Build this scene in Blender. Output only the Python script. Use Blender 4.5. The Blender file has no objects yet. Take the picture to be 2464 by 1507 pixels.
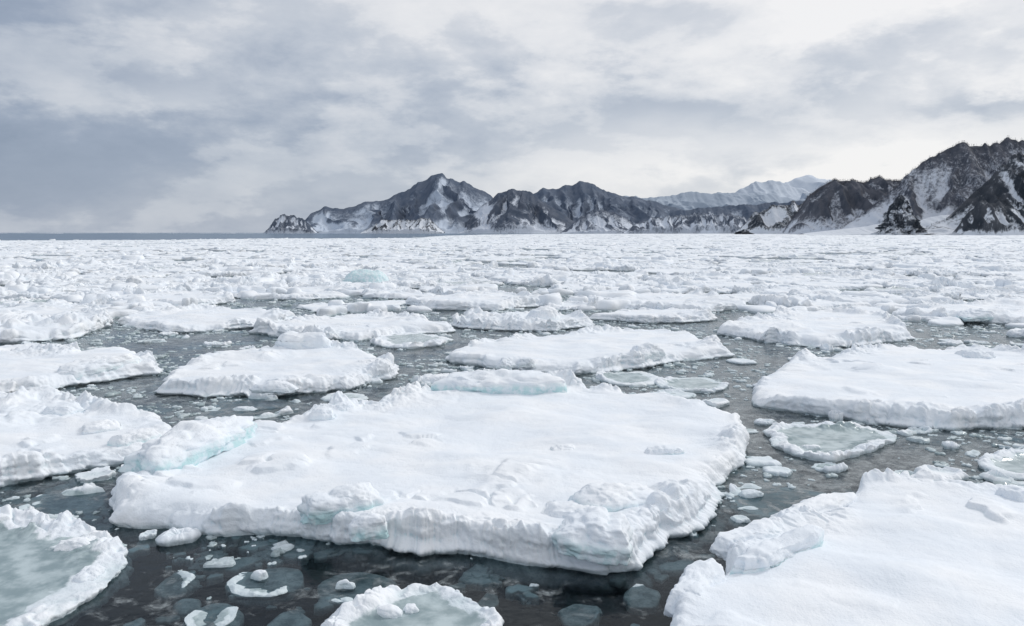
import bpy, math, random
import numpy as np
from mathutils import Vector
random.seed(4); rng=np.random.default_rng(11)
scene=bpy.context.scene
scene.view_settings.view_transform='Standard'
try: scene.view_settings.look='None'
except: pass
COL=scene.collection
# ---------------------------------------------------------------- camera model
F=1934.0; PITCH=math.atan((753.5-560)/F); EYE=5.0
ca,sa=math.cos(PITCH),math.sin(PITCH)
def ray(px,py):
    xr=(px-1232)/F; yr=(753.5-py)/F
    return xr, ca+yr*sa, -sa+yr*ca
def G(px,py,z=0.0):           # survey point on the horizontal plane z
    dx,dy,dz=ray(px,py); k=(z-EYE)/dz
    return dx*k,dy*k
def AT(px,py,D):              # survey point at ground distance D
    dx,dy,dz=ray(px,py)
    return D*dx/dy, EYE+D*dz/dy
cam=bpy.data.cameras.new("camera"); co=bpy.data.objects.new("camera",cam); COL.objects.link(co)
co.location=(0,0,EYE); co.rotation_euler=(math.radians(90)-PITCH,0,0)
cam.sensor_width=36; cam.lens=36*F/2464; cam.clip_start=0.1; cam.clip_end=200000
scene.camera=co
# ---------------------------------------------------------------- noise
def h3(ix,iy,iz,s):
    h=(ix*374761393+iy*668265263+iz*1440662683+s*1274126177)&0xffffffff
    h=((h^(h>>13))*1274126177)&0xffffffff
    h=h^(h>>16)
    return h/4294967295.0
def vn3(x,y,z,s=0):
    x,y,z=np.broadcast_arrays(x,y,z)
    fx,fy,fz=np.floor(x),np.floor(y),np.floor(z)
    ix,iy,iz=fx.astype(np.int64),fy.astype(np.int64),fz.astype(np.int64)
    u,v,w=x-fx,y-fy,z-fz
    u=u*u*(3-2*u);v=v*v*(3-2*v);w=w*w*(3-2*w)
    def L(dz):
        a=h3(ix,iy,iz+dz,s);b=h3(ix+1,iy,iz+dz,s);c=h3(ix,iy+1,iz+dz,s);d=h3(ix+1,iy+1,iz+dz,s)
        a=a+(b-a)*u;c=c+(d-c)*u
        return a+(c-a)*v
    p=L(0);q=L(1)
    return (p+(q-p)*w)*2-1
def vn2(x,y,s=0):
    x,y=np.broadcast_arrays(x,y)
    fx,fy=np.floor(x),np.floor(y)
    ix,iy=fx.astype(np.int64),fy.astype(np.int64)
    u,v=x-fx,y-fy
    u=u*u*(3-2*u);v=v*v*(3-2*v)
    a=h3(ix,iy,0,s);b=h3(ix+1,iy,0,s);c=h3(ix,iy+1,0,s);d=h3(ix+1,iy+1,0,s)
    a=a+(b-a)*u;c=c+(d-c)*u
    return (a+(c-a)*v)*2-1
CR,SR=math.cos(0.6),math.sin(0.6)
def fbm2(x,y,o=4,s=0,g=0.5):
    t=0;a=1;n=0
    for i in range(o):
        t=t+a*vn2(x,y,s+i*7);n+=a;a*=g;x,y=(x*CR-y*SR)*2.03+3.1,(x*SR+y*CR)*2.03+1.7
    return t/n
def bil2(x,y,o=3,s=0,g=0.5):
    t=0;a=1;n=0
    for i in range(o):
        t=t+a*np.abs(vn2(x,y,s+i*7));n+=a;a*=g;x,y=(x*CR-y*SR)*2.03+3.1,(x*SR+y*CR)*2.03+1.7
    return t/n*2
def bil3(x,y,z,o=3,s=0,g=0.5):
    t=0;a=1;n=0
    for i in range(o):
        t=t+a*np.abs(vn3(x,y,z,s+i*7));n+=a;a*=g;x,y,z=(x*CR-y*SR)*2.03+3.1,(x*SR+y*CR)*2.03+1.7,z*2.03+5.3
    return t/n*2
def domes(x,y,s=0,dens=0.6):
    x,y=np.broadcast_arrays(x,y)
    fx,fy=np.floor(x).astype(np.int64),np.floor(y).astype(np.int64)
    best=np.zeros(x.shape)
    for i in (-1,0,1):
        for j in (-1,0,1):
            a=fx+i;b=fy+j
            px=a+h3(a,b,1,s);py=b+h3(a,b,2,s)
            r=0.35+0.5*h3(a,b,3,s);am=h3(a,b,4,s);am=np.where(am<1-dens,0,am)
            d2=((x-px)**2+(y-py)**2)/(r*r)
            best=np.maximum(best,am*np.clip(1-d2,0,1)**.7*r/0.6)
    return best
def plates(x,y,s=0,dens=.6):
    """broken, tilted, flat-topped fragments (angular rubble)"""
    x,y=np.broadcast_arrays(x,y)
    wx=x+.22*vn2(x*2.1,y*2.1,s+3)+.08*vn2(x*5,y*5,s+4); wy=y+.22*vn2(x*2.1+9,y*2.1,s+5)+.08*vn2(x*5+9,y*5,s+6)
    fx,fy=np.floor(wx).astype(np.int64),np.floor(wy).astype(np.int64)
    d1=np.full(x.shape,9.);d2=np.full(x.shape,9.);hh=np.zeros(x.shape)
    for i in (-1,0,1):
        for j in (-1,0,1):
            a=fx+i;b=fy+j
            ox=a+h3(a,b,1,s);oy=b+h3(a,b,2,s)
            d=(wx-ox)**2+(wy-oy)**2
            am=h3(a,b,4,s);am=np.where(am<1-dens,0,am)
            v=am+(am>0)*((h3(a,b,5,s)-.5)*(wx-ox)*.7+(h3(a,b,6,s)-.5)*(wy-oy)*.7)
            c=d<d1
            d2=np.where(c,d1,np.minimum(d2,d)); hh=np.where(c,v,hh); d1=np.where(c,d,d1)
    e=np.sqrt(d2)-np.sqrt(d1)
    return np.maximum(hh,0)*sst(0.0,.24,e)
def sst(a,b,x):
    t=np.clip((x-a)/(b-a),0,1); return t*t*(3-2*t)
# ---------------------------------------------------------------- mesh io
def mk_mesh(name,V,Q,T=None,attrs=None,smooth=True):
    me=bpy.data.meshes.new(name)
    V=np.ascontiguousarray(V,dtype=np.float32)
    Q=np.asarray(Q,dtype=np.int32).reshape(-1,4)
    T=np.zeros((0,3),np.int32) if T is None else np.asarray(T,dtype=np.int32).reshape(-1,3)
    me.vertices.add(len(V)); me.vertices.foreach_set("co",V.ravel())
    loops=np.concatenate([Q.ravel(),T.ravel()])
    me.loops.add(len(loops)); me.loops.foreach_set("vertex_index",loops.astype(np.int32))
    me.polygons.add(len(Q)+len(T))
    ls=np.concatenate([np.arange(len(Q))*4,len(Q)*4+np.arange(len(T))*3]).astype(np.int32)
    me.polygons.foreach_set("loop_start",ls)
    me.update(calc_edges=True)
    if smooth: me.polygons.foreach_set("use_smooth",np.ones(len(me.polygons),dtype=bool))
    if attrs:
        for k,a in attrs.items():
            at=me.attributes.new(k,'FLOAT','POINT'); at.data.foreach_set("value",np.ascontiguousarray(a,dtype=np.float32).ravel())
    return me
def add(name,me,mat,loc=(0,0,0),parent=None,**props):
    o=bpy.data.objects.new(name,me); COL.objects.link(o)
    if mat: me.materials.append(mat)
    o.location=loc
    if parent: o.parent=parent
    for k,v in props.items(): o[k]=v
    return o
# ---------------------------------------------------------------- node helper
class NT:
    def __init__(s,nt): s.nt=nt; nt.nodes.clear()
    def n(s,t,**k):
        nd=s.nt.nodes.new(t)
        for a,b in k.items(): setattr(nd,a,b)
        return nd
    def l(s,a,b): s.nt.links.new(a,b)
    def put(s,inp,v):
        if isinstance(v,bpy.types.NodeSocket): s.l(v,inp)
        else: inp.default_value=v
    def m(s,op,a,b=0.0,c=None,clamp=False):
        nd=s.n('ShaderNodeMath',operation=op,use_clamp=clamp)
        s.put(nd.inputs[0],a); s.put(nd.inputs[1],b)
        if c is not None: s.put(nd.inputs[2],c)
        return nd.outputs[0]
    def mix(s,f,a,b):
        nd=s.n('ShaderNodeMix',data_type='RGBA')
        s.put(nd.inputs[0],f)
        s.put(nd.inputs[6],a if isinstance(a,bpy.types.NodeSocket) else (*a,1)); s.put(nd.inputs[7],b if isinstance(b,bpy.types.NodeSocket) else (*b,1))
        return nd.outputs[2]
    def noise(s,vec,scale,detail=4,rough=0.5,dist=0.0):
        nd=s.n('ShaderNodeTexNoise'); s.l(vec,nd.inputs['Vector'])
        nd.inputs['Scale'].default_value=scale; nd.inputs['Detail'].default_value=detail
        nd.inputs['Roughness'].default_value=rough; nd.inputs['Distortion'].default_value=dist
        return nd.outputs['Fac']
    def ss(s,v,a,b,lo=0.0,hi=1.0):
        nd=s.n('ShaderNodeMapRange',interpolation_type='SMOOTHSTEP')
        s.put(nd.inputs[0],v); nd.inputs[1].default_value=a; nd.inputs[2].default_value=b
        nd.inputs[3].default_value=lo; nd.inputs[4].default_value=hi
        return nd.outputs[0]
def material(name):
    m=bpy.data.materials.new(name); m.use_nodes=True
    return m,NT(m.node_tree)
# ---------------------------------------------------------------- ice material
def ice_material():
    m,t=material("snow_covered_ice")
    geo=t.n('ShaderNodeNewGeometry'); pos=geo.outputs['Position']
    sep=t.n('ShaderNodeSeparateXYZ'); t.l(pos,sep.inputs[0]); z=sep.outputs[2]
    wet=t.n('ShaderNodeAttribute',attribute_name='wet').outputs['Fac']
    ice=t.n('ShaderNodeAttribute',attribute_name='ice').outputs['Fac']
    nA=t.noise(pos,0.8,2); nB=t.noise(pos,5,6,0.6); nC=t.noise(pos,30,2,0.65)
    snow=t.mix(t.ss(nA,0.35,0.7),(0.835,0.885,0.94),(0.905,0.932,0.96))
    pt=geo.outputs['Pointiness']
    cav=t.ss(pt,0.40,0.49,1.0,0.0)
    snow=t.mix(t.m('MULTIPLY',cav,0.50),snow,(0.50,0.71,0.77))  # concave creases tinted teal-grey, occlusion painted into the snow colour
    teal=t.mix(nB,(0.34,0.61,0.64),(0.62,0.81,0.83))
    c=t.mix(t.m('MULTIPLY',ice,t.ss(nB,0.38,0.62,0.2,.95)),snow,teal)
    band=t.ss(t.m('ADD',z,t.m('MULTIPLY',t.m('SUBTRACT',nB,0.5),0.18)),0.00,0.14,1.0,0.0)
    c=t.mix(t.m('MULTIPLY',band,0.6),c,(0.45,0.57,0.60))
    wn=t.m('ADD',t.m('MULTIPLY',nB,.75),t.m('MULTIPLY',nC,.25))
    wcol=t.mix(t.ss(t.m('ADD',t.m('MULTIPLY',t.noise(pos,2.2,4),.7),t.m('MULTIPLY',nB,.3)),0.38,0.62),(0.24,0.32,0.34),(0.50,0.59,0.61))
    wsel=t.ss(t.m('ADD',wet,t.m('MULTIPLY',t.m('SUBTRACT',wn,.5),1.9)),.15,.85)
    c=t.mix(wsel,c,wcol)
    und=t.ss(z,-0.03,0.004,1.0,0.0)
    deep=t.mix(t.ss(z,-0.28,-0.005),(0.008,0.016,0.023),t.mix(t.ss(wn,.38,.62),(0.22,0.27,0.29),(.56,.60,.62)))  # light lost in the water is painted in: albedo darkens with depth
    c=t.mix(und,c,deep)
    b=t.n('ShaderNodeBsdfPrincipled'); t.l(c,b.inputs['Base Color'])
    t.l(t.ss(wsel,0,1,0.75,0.18),b.inputs['Roughness'])
    b.inputs['Specular IOR Level'].default_value=0.3
    bh=t.m('ADD',t.m('MULTIPLY',nB,1.0),t.m('MULTIPLY',nC,0.32))
    bp=t.n('ShaderNodeBump'); t.l(t.ss(wsel,0,1,.52,.12),bp.inputs['Strength']); bp.inputs['Distance'].default_value=0.05
    t.l(bh,bp.inputs['Height']); t.l(bp.outputs[0],b.inputs['Normal'])
    o=t.n('ShaderNodeOutputMaterial'); t.l(b.outputs[0],o.inputs[0])
    return m
ICE=ice_material()
# ---------------------------------------------------------------- floe builder (batched)
def build(cx,cy,R,P,nr,ns,exp_=1.35,seed=0,hi=3):
    N,nt=R.shape
    cx=np.asarray(cx,float)[:,None,None]; cy=np.asarray(cy,float)[:,None,None]
    g=lambda k:np.asarray(P[k],float).reshape(-1,1,1)
    T,rA,rW,rub,wet,dep,rg=g('T'),g('rimA'),g('rimW'),g('rub'),g('wet'),g('dep'),g('rough')
    th=(np.arange(nt)/nt*2*np.pi)[None,None,:]
    c,s=np.cos(th),np.sin(th)
    R=R[:,None,:]
    ex,ey=cx+R*c,cy+R*s
    if hi>=1: R=R+rg*(fbm2(ex*1.0,ey*1.0,hi,seed+50,.55)*0.36+(bil2(ex*3.0,ey*3.0,3,seed+60,.6)-0.6)*0.11)
    R=np.maximum(R,0.01)
    tt=(np.arange(1,nr+1)/nr)[None,:,None]
    st=1-(1-tt)**exp_
    d=(1-st)*R
    X=cx+st*R*c; Y=cy+st*R*s
    Tn=np.clip(T/0.3,0,1)
    if hi>=1:
        rWv=rW*(.45+1.0*sst(-.5,.6,fbm2(X*.6+4,Y*.6,2,seed+19)))
        kk=np.exp(-(d/rWv)**2)
        lum=0.70*domes(X*1.4,Y*1.4,seed+1,0.7)+0.55*plates(X*1.9+7,Y*1.9,seed+2,0.65)+0.30*(bil2(X*2.2,Y*2.2,3,seed+3,.5)-.2)
        lum=1.25*lum/(1+.55*np.abs(lum))
        if hi>=3: lum=lum+.22*domes(X*3.7,Y*3.7,seed+12,.6)+.20*plates(X*4.6,Y*4.6,seed+18,.6)+.13*domes(X*8,Y*8,seed+13,.6)
        rimmod=0.26+1.0*sst(-0.35,0.5,fbm2(X*0.45,Y*0.45,2,seed+9))
        rimmod=np.where(wet>1.15,sst(-.05,.35,fbm2(X*1.7,Y*1.7,2,seed+29))*1.4,rimmod)
        Z=T+Tn*0.11*fbm2(X*0.4,Y*0.4,2,seed+4)+0.003*fbm2(X*4,Y*4,2,seed+5)*np.clip(T/0.2,0,1)
        if hi>=3:
            dr=fbm2(X*.45+Y*.2,Y*.7,3,seed+15,.45); dr2=bil2(X*.8+2,Y*1.3,3,seed+16,.45)
            Z=Z+Tn*(.15*np.maximum(dr,-.1)+.025*dr2+.08*plates(X*1.3,Y*1.3,seed+34,.35)*sst(.22,.5,fbm2(X*.4,Y*.4,2,seed+35)))
        Z=Z+rA*kk*lum*rimmod
        patch=sst(0.05,0.5,fbm2(X*0.33+11,Y*0.33,3,seed+6))
        Z=Z+rub*patch*(0.45*domes(X*0.8,Y*0.8,seed+7,0.6)+0.40*plates(X*.9,Y*.9,seed+17,.5)+0.35*lum)*(1-np.clip(wet,0,1))
        sag=sst(-.25,.4,fbm2(ex*.75+3,ey*.75,2,seed+44))
        Z=Z-np.maximum(T,0)*.60*sag*np.exp(-(d/.34)**2)
    else:
        Z=T+0*X
    rs=np.minimum(0.20,0.25*R)
    drop=np.clip(1-d/rs,0,1)**2
    Z=Z-np.maximum(T,0)*0.34*drop
    if hi>=3:
        w=np.exp(-(d/(rW*0.8))**2)
        off=rg*0.08*w*(bil3(X*3.5,Y*3.5,Z*4,3,seed+20,.5)-0.5)
        X=X+off*c; Y=Y+off*s
    wetv=wet*sst(0.45,0.95,d/rW+(0.6*fbm2(X*2.8,Y*2.8,3,seed+8,.65) if hi>=1 else 0))
    zt=Z[:,-1:,:]; q=(np.arange(1,ns+1)/ns)[None,:,None]
    zs=zt+(-dep-zt)*q
    v=np.clip(zs/np.maximum(zt,0.02),0,1)
    sx=cx+R*c+0*zs; sy=cy+R*s+0*zs
    if hi>=1:
        bul=0.09*rg*(1-v)*sst(-.05,.1,zs)-0.07*rg*np.exp(-((zs-.0)/0.05)**2)
        shelf=sst(0.0,1.0,-zs/dep*2.2)*rg*(0.10+0.45*sst(-0.1,0.5,fbm2(ex*0.35,ey*0.35,2,seed+30)))
    else: bul=0;shelf=0
    dis=0
    if hi>=2:
        Px,Py=(R*c)[:,0,:],(R*s)[:,0,:]
        seg=np.hypot(np.diff(Px,axis=1,append=Px[:,:1]),np.diff(Py,axis=1,append=Py[:,:1]))
        arc=np.cumsum(np.minimum(seg,1.5),1)[:,None,:]+17.3*cx
        am=.25+1.1*sst(-.4,.5,fbm2(arc*.45,zs*1.5,2,seed+24))
        aw=arc+.35*vn2(arc*.8,zs*2,seed+26)
        dis=am*(0.13*domes(aw*1.5,zs*3.6+cy,seed+21,.75)+.06*plates(aw*2.6,zs*6.5,seed+22,.75)+.05*domes(aw*3.9,zs*7,seed+28,.7))-.06
        if hi>=3:
            dis=dis+.04*domes(arc*8,zs*12,seed+23,.7)+.11*(bil3(sx*1.3,sy*1.3,zs*6,4,seed+20,.55)-.5)
            led=sst(-.05,.35,vn2(arc*.55,0*zs,seed+27))   # low ledges at the water line
            dis=dis+.20*led*sst(.20,.08,zs)*sst(-.06,.01,zs)
        dis=dis*rg
    off=bul+shelf+dis*sst(0,0.15,q)
    off0=(X[:,-1:,:]-(cx+R*c))*c+(Y[:,-1:,:]-(cy+R*s))*s
    off=off+off0
    sx=sx+off*c; sy=sy+off*s
    X=np.concatenate([X,sx],1);Y=np.concatenate([Y,sy],1);Z=np.concatenate([Z,zs],1)
    W=np.concatenate([wetv,np.zeros_like(zs)+0*wet],1)
    V=np.stack([X,Y,Z],-1).reshape(N,-1,3)
    ctr=np.stack([np.broadcast_to(cx,(N,1,1))[:,0,0],np.broadcast_to(cy,(N,1,1))[:,0,0],Z[:,0,:].mean(1)],-1)[:,None,:]
    V=np.concatenate([V,ctr],1)
    W=np.concatenate([W.reshape(N,-1),wetv[:,0,:1]],1)
    nrr=nr+ns
    i,j=np.meshgrid(np.arange(nrr-1),np.arange(nt),indexing='ij'); j2=(j+1)%nt
    Q=np.stack([i*nt+j,(i+1)*nt+j,(i+1)*nt+j2,i*nt+j2],-1).reshape(-1,4)
    jj=np.arange(nt); Tt=np.stack([np.full(nt,nrr*nt),jj,(jj+1)%nt],-1)
    return V,Q,Tt,W
def floe_objects(name,cx,cy,R,P,nr,ns,exp_=1.35,seed=0,hi=3,props=None):
    V,Q,T,W=build(cx,cy,R,P,nr,ns,exp_,seed,hi); out=[]
    for k in range(len(V)):
        v=V[k]-np.array([cx[k],cy[k],0])
        me=mk_mesh(name,v,Q,T,{'wet':W[k]})
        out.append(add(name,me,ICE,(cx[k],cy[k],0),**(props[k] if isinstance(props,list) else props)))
    return out
def merged(V,Q,T,W):
    N,n=V.shape[:2]; o=(np.arange(N)*n)[:,None,None]
    return V.reshape(-1,3),(Q[None]+o).reshape(-1,4),(T[None]+o).reshape(-1,3),W.reshape(-1)
def stuff_join(parts,name,mat,**props):
    Vs,Qs,Ts,Ws=[],[],[],[];o=0
    for V,Q,T,W in parts:
        Vs.append(V);Qs.append(Q+o);Ts.append(T+o);Ws.append(W);o+=len(V)
    me=mk_mesh(name,np.concatenate(Vs),np.concatenate(Qs),np.concatenate(Ts),{'wet':np.concatenate(Ws)})
    return add(name,me,mat,**props)
# ---------------------------------------------------------------- surveyed floes
GROUP="drift ice floes packed on the sea"
def radial(poly,ctr,nt,soft=150):
    P=np.array(poly); c=np.array(ctr); Pn=np.roll(P,-1,0); out=np.zeros(nt)
    for k in range(nt):
        a=2*np.pi*k/nt; u=np.array([math.cos(a),math.sin(a)])
        A=P-c;E=Pn-P
        den=u[0]*E[:,1]-u[1]*E[:,0]
        with np.errstate(divide='ignore',invalid='ignore'):
            t=(A[:,0]*E[:,1]-A[:,1]*E[:,0])/den
            s=(A[:,0]*u[1]-A[:,1]*u[0])/den
        ok=(s>=0)&(s<=1)&(t>0)
        out[k]=t[ok].max() if ok.any() else 0.3
    w=max(1,nt//soft); ker=np.hanning(2*w+3)[1:-1]; ker/=ker.sum()
    o=np.concatenate([out[-w:],out,out[:w]]); return np.convolve(o,ker,'valid')
floes=[
 dict(p=[(280,1268),(290,1185),(330,1110),(400,1062),(470,1035),(600,1018),(740,990),(830,975),(1000,945),(1090,925),(1200,915),(1340,918),(1450,935),(1600,940),(1700,968),(1778,990),(1800,1045),(1770,1095),(1725,1145),(1722,1205),(1662,1265),(1600,1310),(1535,1366),(1440,1384),(1340,1370),(1200,1352),(1000,1338),(800,1312),(600,1292),(400,1285)],T=.38,A=.31,W=.60,rub=.08,wet=0,nt=1500,nr=130,rg=.7,lab="huge snow-covered ice floe with a raised crumbly rim and tilted slabs",c=(1050,1150)),
 dict(p=[(-350,1250),(-350,960),(0,945),(80,950),(170,955),(260,985),(400,995),(430,1025),(420,1055),(340,1092),(180,1132),(60,1162),(0,1180),(-150,1215)],T=.34,A=.33,W=.8,rub=.22,wet=0,nt=800,nr=90,lab="thick snowy ice floe with heaped rubble along its edge"),
 dict(p=[(-200,880),(-100,850),(180,845),(310,835),(365,862),(370,880),(300,900),(200,925),(100,947),(0,950),(-150,950)],T=.32,A=.28,W=.6,rub=.10,wet=0,nt=600,nr=60,lab="narrow snowy ice floe with a tilted slab at its tip"),
 dict(p=[(388,950),(410,905),(450,865),(520,845),(650,838),(800,832),(900,845),(950,865),(952,890),(900,922),(830,940),(700,951),(500,956)],T=.38,A=.36,W=.7,rub=.22,wet=0,nt=700,nr=70,lab="lumpy snow-covered ice floe with a peaked block at its rear"),
 dict(p=[(1080,875),(1090,845),(1180,820),(1260,808),(1400,798),(1600,792),(1680,806),(1760,837),(1768,846),(1650,867),(1560,886),(1400,903),(1300,901),(1170,888)],T=.34,A=.30,W=.6,rub=.05,wet=0,nt=700,nr=70,lab="broad flat snowy ice floe with small blocks on its near rim"),
 dict(p=[(1803,965),(1815,905),(1900,868),(2000,852),(2130,838),(2350,834),(2500,855),(2700,880),(2800,960),(2700,1010),(2464,1031),(2280,1038),(2150,1028),(2000,1006),(1870,990),(1815,983)],T=.38,A=.34,W=.6,rub=.0,wet=0,nt=1000,nr=100,rg=.6,lab="wide smooth snow-topped ice floe with a continuous raised rim"),
 dict(p=[(1600,1540),(1630,1470),(1700,1390),(1735,1325),(1800,1278),(1900,1240),(2000,1205),(2080,1165),(2200,1155),(2330,1172),(2464,1182),(2700,1210),(3000,1300),(3000,1560),(2700,1640),(2200,1680),(1800,1650),(1600,1600)],T=.38,A=.34,W=.42,rub=.0,wet=0,nt=1300,nr=120,rg=.45,lab="large smooth snowfield floe with a ridged edge and blue ice hollow",c=(2250,1380)),
 dict(p=[(-200,1290),(0,1262),(100,1265),(200,1270),(290,1302),(296,1350),(260,1405),(200,1462),(120,1510),(0,1570),(-200,1600),(-350,1450)],T=.07,A=.23,W=.72,rub=0,wet=1.1,nt=700,nr=70,lab="waterlogged pancake floe with pale turquoise slush and snowy rim"),
 dict(p=[(780,1510),(850,1470),(930,1432),(1000,1412),(1080,1422),(1150,1460),(1205,1510),(1180,1560),(1000,1620),(850,1590)],T=.05,A=.18,W=.36,rub=0,wet=1.1,nt=600,nr=60,lab="small pancake floe with a broken snow rim and slushy centre"),
 dict(p=[(1845,1038),(1900,1024),(2000,1024),(2100,1032),(2158,1052),(2110,1085),(2000,1116),(1930,1105),(1870,1078)],T=.04,A=.20,W=.40,rub=0,wet=1.1,nt=460,nr=46,lab="rounded triangular pancake floe with grey slush centre"),
 dict(p=[(470,1002),(540,968),(620,957),(715,967),(722,985),(660,1006),(560,1012)],T=-.005,A=.16,W=.42,rub=0,wet=1.2,nt=300,nr=34,lab="flat slushy ice cake with lumps of snow"),
 dict(p=[(1580,925),(1620,910),(1700,908),(1755,930),(1720,945),(1640,945)],T=.03,A=.14,W=.4,rub=0,wet=.9,nt=260,nr=28,lab="flat slushy ice cake with thin snow"),
 dict(p=[(1428,912),(1460,900),(1540,893),(1582,905),(1570,928),(1500,930)],T=.06,A=.22,W=.4,rub=0,wet=.8,nt=260,nr=28,lab="small slushy ice cake with an upturned snowy end"),
 dict(p=[(1003,915),(1050,897),(1130,895),(1150,910),(1110,925),(1040,927)],T=.2,A=.1,W=.4,rub=0,wet=0,nt=260,nr=28,lab="small rounded snow-capped ice cake"),
 dict(p=[(-80,850),(0,835),(120,825),(190,840),(150,860),(60,870),(-60,872)],T=.14,A=.3,W=.8,rub=.3,wet=0,nt=300,nr=30,lab="low rubbly ice floe"),
 dict(p=[(-250,800),(-100,755),(60,735),(230,745),(272,765),(240,795),(180,815),(50,826),(-150,826)],T=.38,A=.40,W=1.2,rub=.45,wet=0,nt=460,nr=48,lab="rough snow-covered ice floe heaped with rubble"),
 dict(p=[(285,768),(330,755),(480,742),(620,742),(717,752),(650,775),(600,790),(480,801),(400,803),(330,790)],T=.34,A=.28,W=.8,rub=.1,wet=0,nt=460,nr=48,lab="flat snowy ice floe with a low bumpy rim"),
 dict(p=[(600,797),(650,780),(750,767),(900,758),(1010,762),(1090,778),(1093,792),(1000,806),(860,822),(700,816)],T=.36,A=.35,W=.8,rub=.2,wet=0,nt=500,nr=50,lab="long snow-covered ice floe with lumps along its edge"),
 dict(p=[(1088,778),(1180,760),(1300,752),(1360,758),(1428,772),(1420,785),(1330,799),(1200,797),(1110,790)],T=.30,A=.38,W=1.0,rub=.4,wet=0,nt=420,nr=42,lab="hummocky snow-covered ice floe"),
 dict(p=[(1422,765),(1500,748),(1620,742),(1722,758),(1700,775),(1560,781)],T=.30,A=.28,W=.8,rub=.2,wet=0,nt=380,nr=38,lab="flat snowy ice floe with a bumpy edge"),
 dict(p=[(1718,795),(1780,775),(1880,753),(2000,748),(2120,757),(2190,802),(2185,817),(2100,831),(1980,839),(1850,826),(1760,812)],T=.38,A=.34,W=.9,rub=.28,wet=0,nt=540,nr=54,lab="broad snow-covered ice floe with hummocks and crumbling edge"),
 dict(p=[(2170,752),(2250,740),(2400,728),(2600,735),(2640,770),(2464,786),(2350,779),(2220,766)],T=.34,A=.36,W=.9,rub=.3,wet=0,nt=380,nr=38,lab="snow-covered ice floe with a bluish melt hollow"),
 dict(p=[(978,732),(1050,712),(1180,702),(1322,718),(1325,731),(1200,749),(1050,748)],T=.38,A=.28,W=.9,rub=.1,wet=0,nt=380,nr=38,lab="flat-topped snowy ice floe"),
 dict(p=[(285,722),(350,708),(480,703),(562,715),(560,725),(440,742),(330,738)],T=.32,A=.28,W=.9,rub=.12,wet=0,nt=340,nr=34,lab="flat-topped snowy ice floe"),
 dict(p=[(1440,730),(1520,708),(1680,706),(1795,725),(1800,745),(1700,755),(1540,748)],T=.32,A=.28,W=.9,rub=.25,wet=0,nt=380,nr=38,lab="flat-topped snowy ice floe"),
 dict(p=[(2405,800),(2464,786),(2560,790),(2600,808),(2500,818),(2430,812)],T=.25,A=.2,W=.6,rub=.2,wet=0,nt=240,nr=26,lab="small snowy ice cake"),
 dict(p=[(2365,1115),(2420,1092),(2520,1083),(2610,1120),(2560,1162),(2450,1157),(2390,1138)],T=.04,A=.18,W=.34,rub=0,wet=1.1,nt=300,nr=32,lab="slushy pancake floe with a crumbly snow rim"),
 dict(p=[(38,1228),(90,1195),(170,1182),(260,1185),(240,1222),(150,1246),(70,1246)],T=-.02,A=.10,W=.3,rub=0,wet=1.3,nt=260,nr=28,lab="thin translucent pancake ice barely above the water"),
 dict(p=[(890,828),(930,808),(1010,802),(1085,815),(1060,832),(960,842)],T=.06,A=.25,W=.7,rub=.2,wet=.7,nt=260,nr=28,lab="low slushy ice floe covered in small lumps"),
 dict(p=[(1745,1185),(1800,1168),(1900,1172),(2005,1190),(1960,1225),(1850,1245),(1780,1225)],T=-.005,A=.14,W=.35,rub=0,wet=1.2,nt=300,nr=32,lab="thin grey slush pancake with scattered snow lumps"),
 dict(p=[(545,1410),(590,1378),(660,1365),(720,1372),(725,1400),(660,1430),(580,1432)],T=-.045,A=.055,W=.3,rub=0,wet=1.5,nt=240,nr=26,lab="thin translucent pancake ice just under the water"),
 dict(p=[(765,1410),(810,1385),(870,1378),(940,1392),(930,1430),(860,1452),(790,1445)],T=-.05,A=.06,W=.3,rub=0,wet=1.5,nt=240,nr=26,lab="thin translucent pancake ice with a small snow lump"),
 dict(p=[(445,1495),(480,1465),(530,1452),(568,1468),(555,1500),(510,1520),(460,1520)],T=-.02,A=.03,W=.2,rub=0,wet=1.5,nt=240,nr=26,lab="small disc of thin grey pancake ice"),
 dict(p=[(655,1500),(680,1472),(715,1466),(742,1490),(735,1520),(690,1530)],T=-.025,A=.03,W=.2,rub=0,wet=1.5,nt=200,nr=24,lab="small disc of thin grey pancake ice"),
 dict(p=[(380,1410),(410,1388),(450,1385),(470,1400),(440,1420),(400,1425)],T=-.05,A=.07,W=.2,rub=0,wet=1.5,nt=200,nr=24,lab="small disc of thin grey pancake ice"),
 dict(p=[(425,1452),(445,1440),(475,1443),(472,1460),(445,1466)],T=-.02,A=.03,W=.1,rub=0,wet=1.2,nt=160,nr=20,lab="small disc of thin grey pancake ice"),
 dict(p=[(1500,1430),(1540,1415),(1580,1425),(1575,1450),(1520,1455)],T=-.05,A=.08,W=.2,rub=0,wet=1.3,nt=200,nr=24,lab="small disc of thin grey pancake ice"),
 dict(p=[(1350,1470),(1385,1455),(1440,1462),(1430,1490),(1370,1495)],T=-.05,A=.08,W=.2,rub=0,wet=1.3,nt=200,nr=24,lab="small disc of thin grey pancake ice"),
 dict(p=[(770,958),(800,945),(860,945),(885,955),(850,968),(795,970)],T=.06,A=.12,W=.3,rub=0,wet=.5,nt=200,nr=22,lab="small low lump of slushy ice"),
 dict(p=[(1690,965),(1730,955),(1752,970),(1720,985)],T=.08,A=.1,W=.2,rub=0,wet=.3,nt=180,nr=20,lab="small snowy ice cake"),
]
traced=[]; FO=[]
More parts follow.
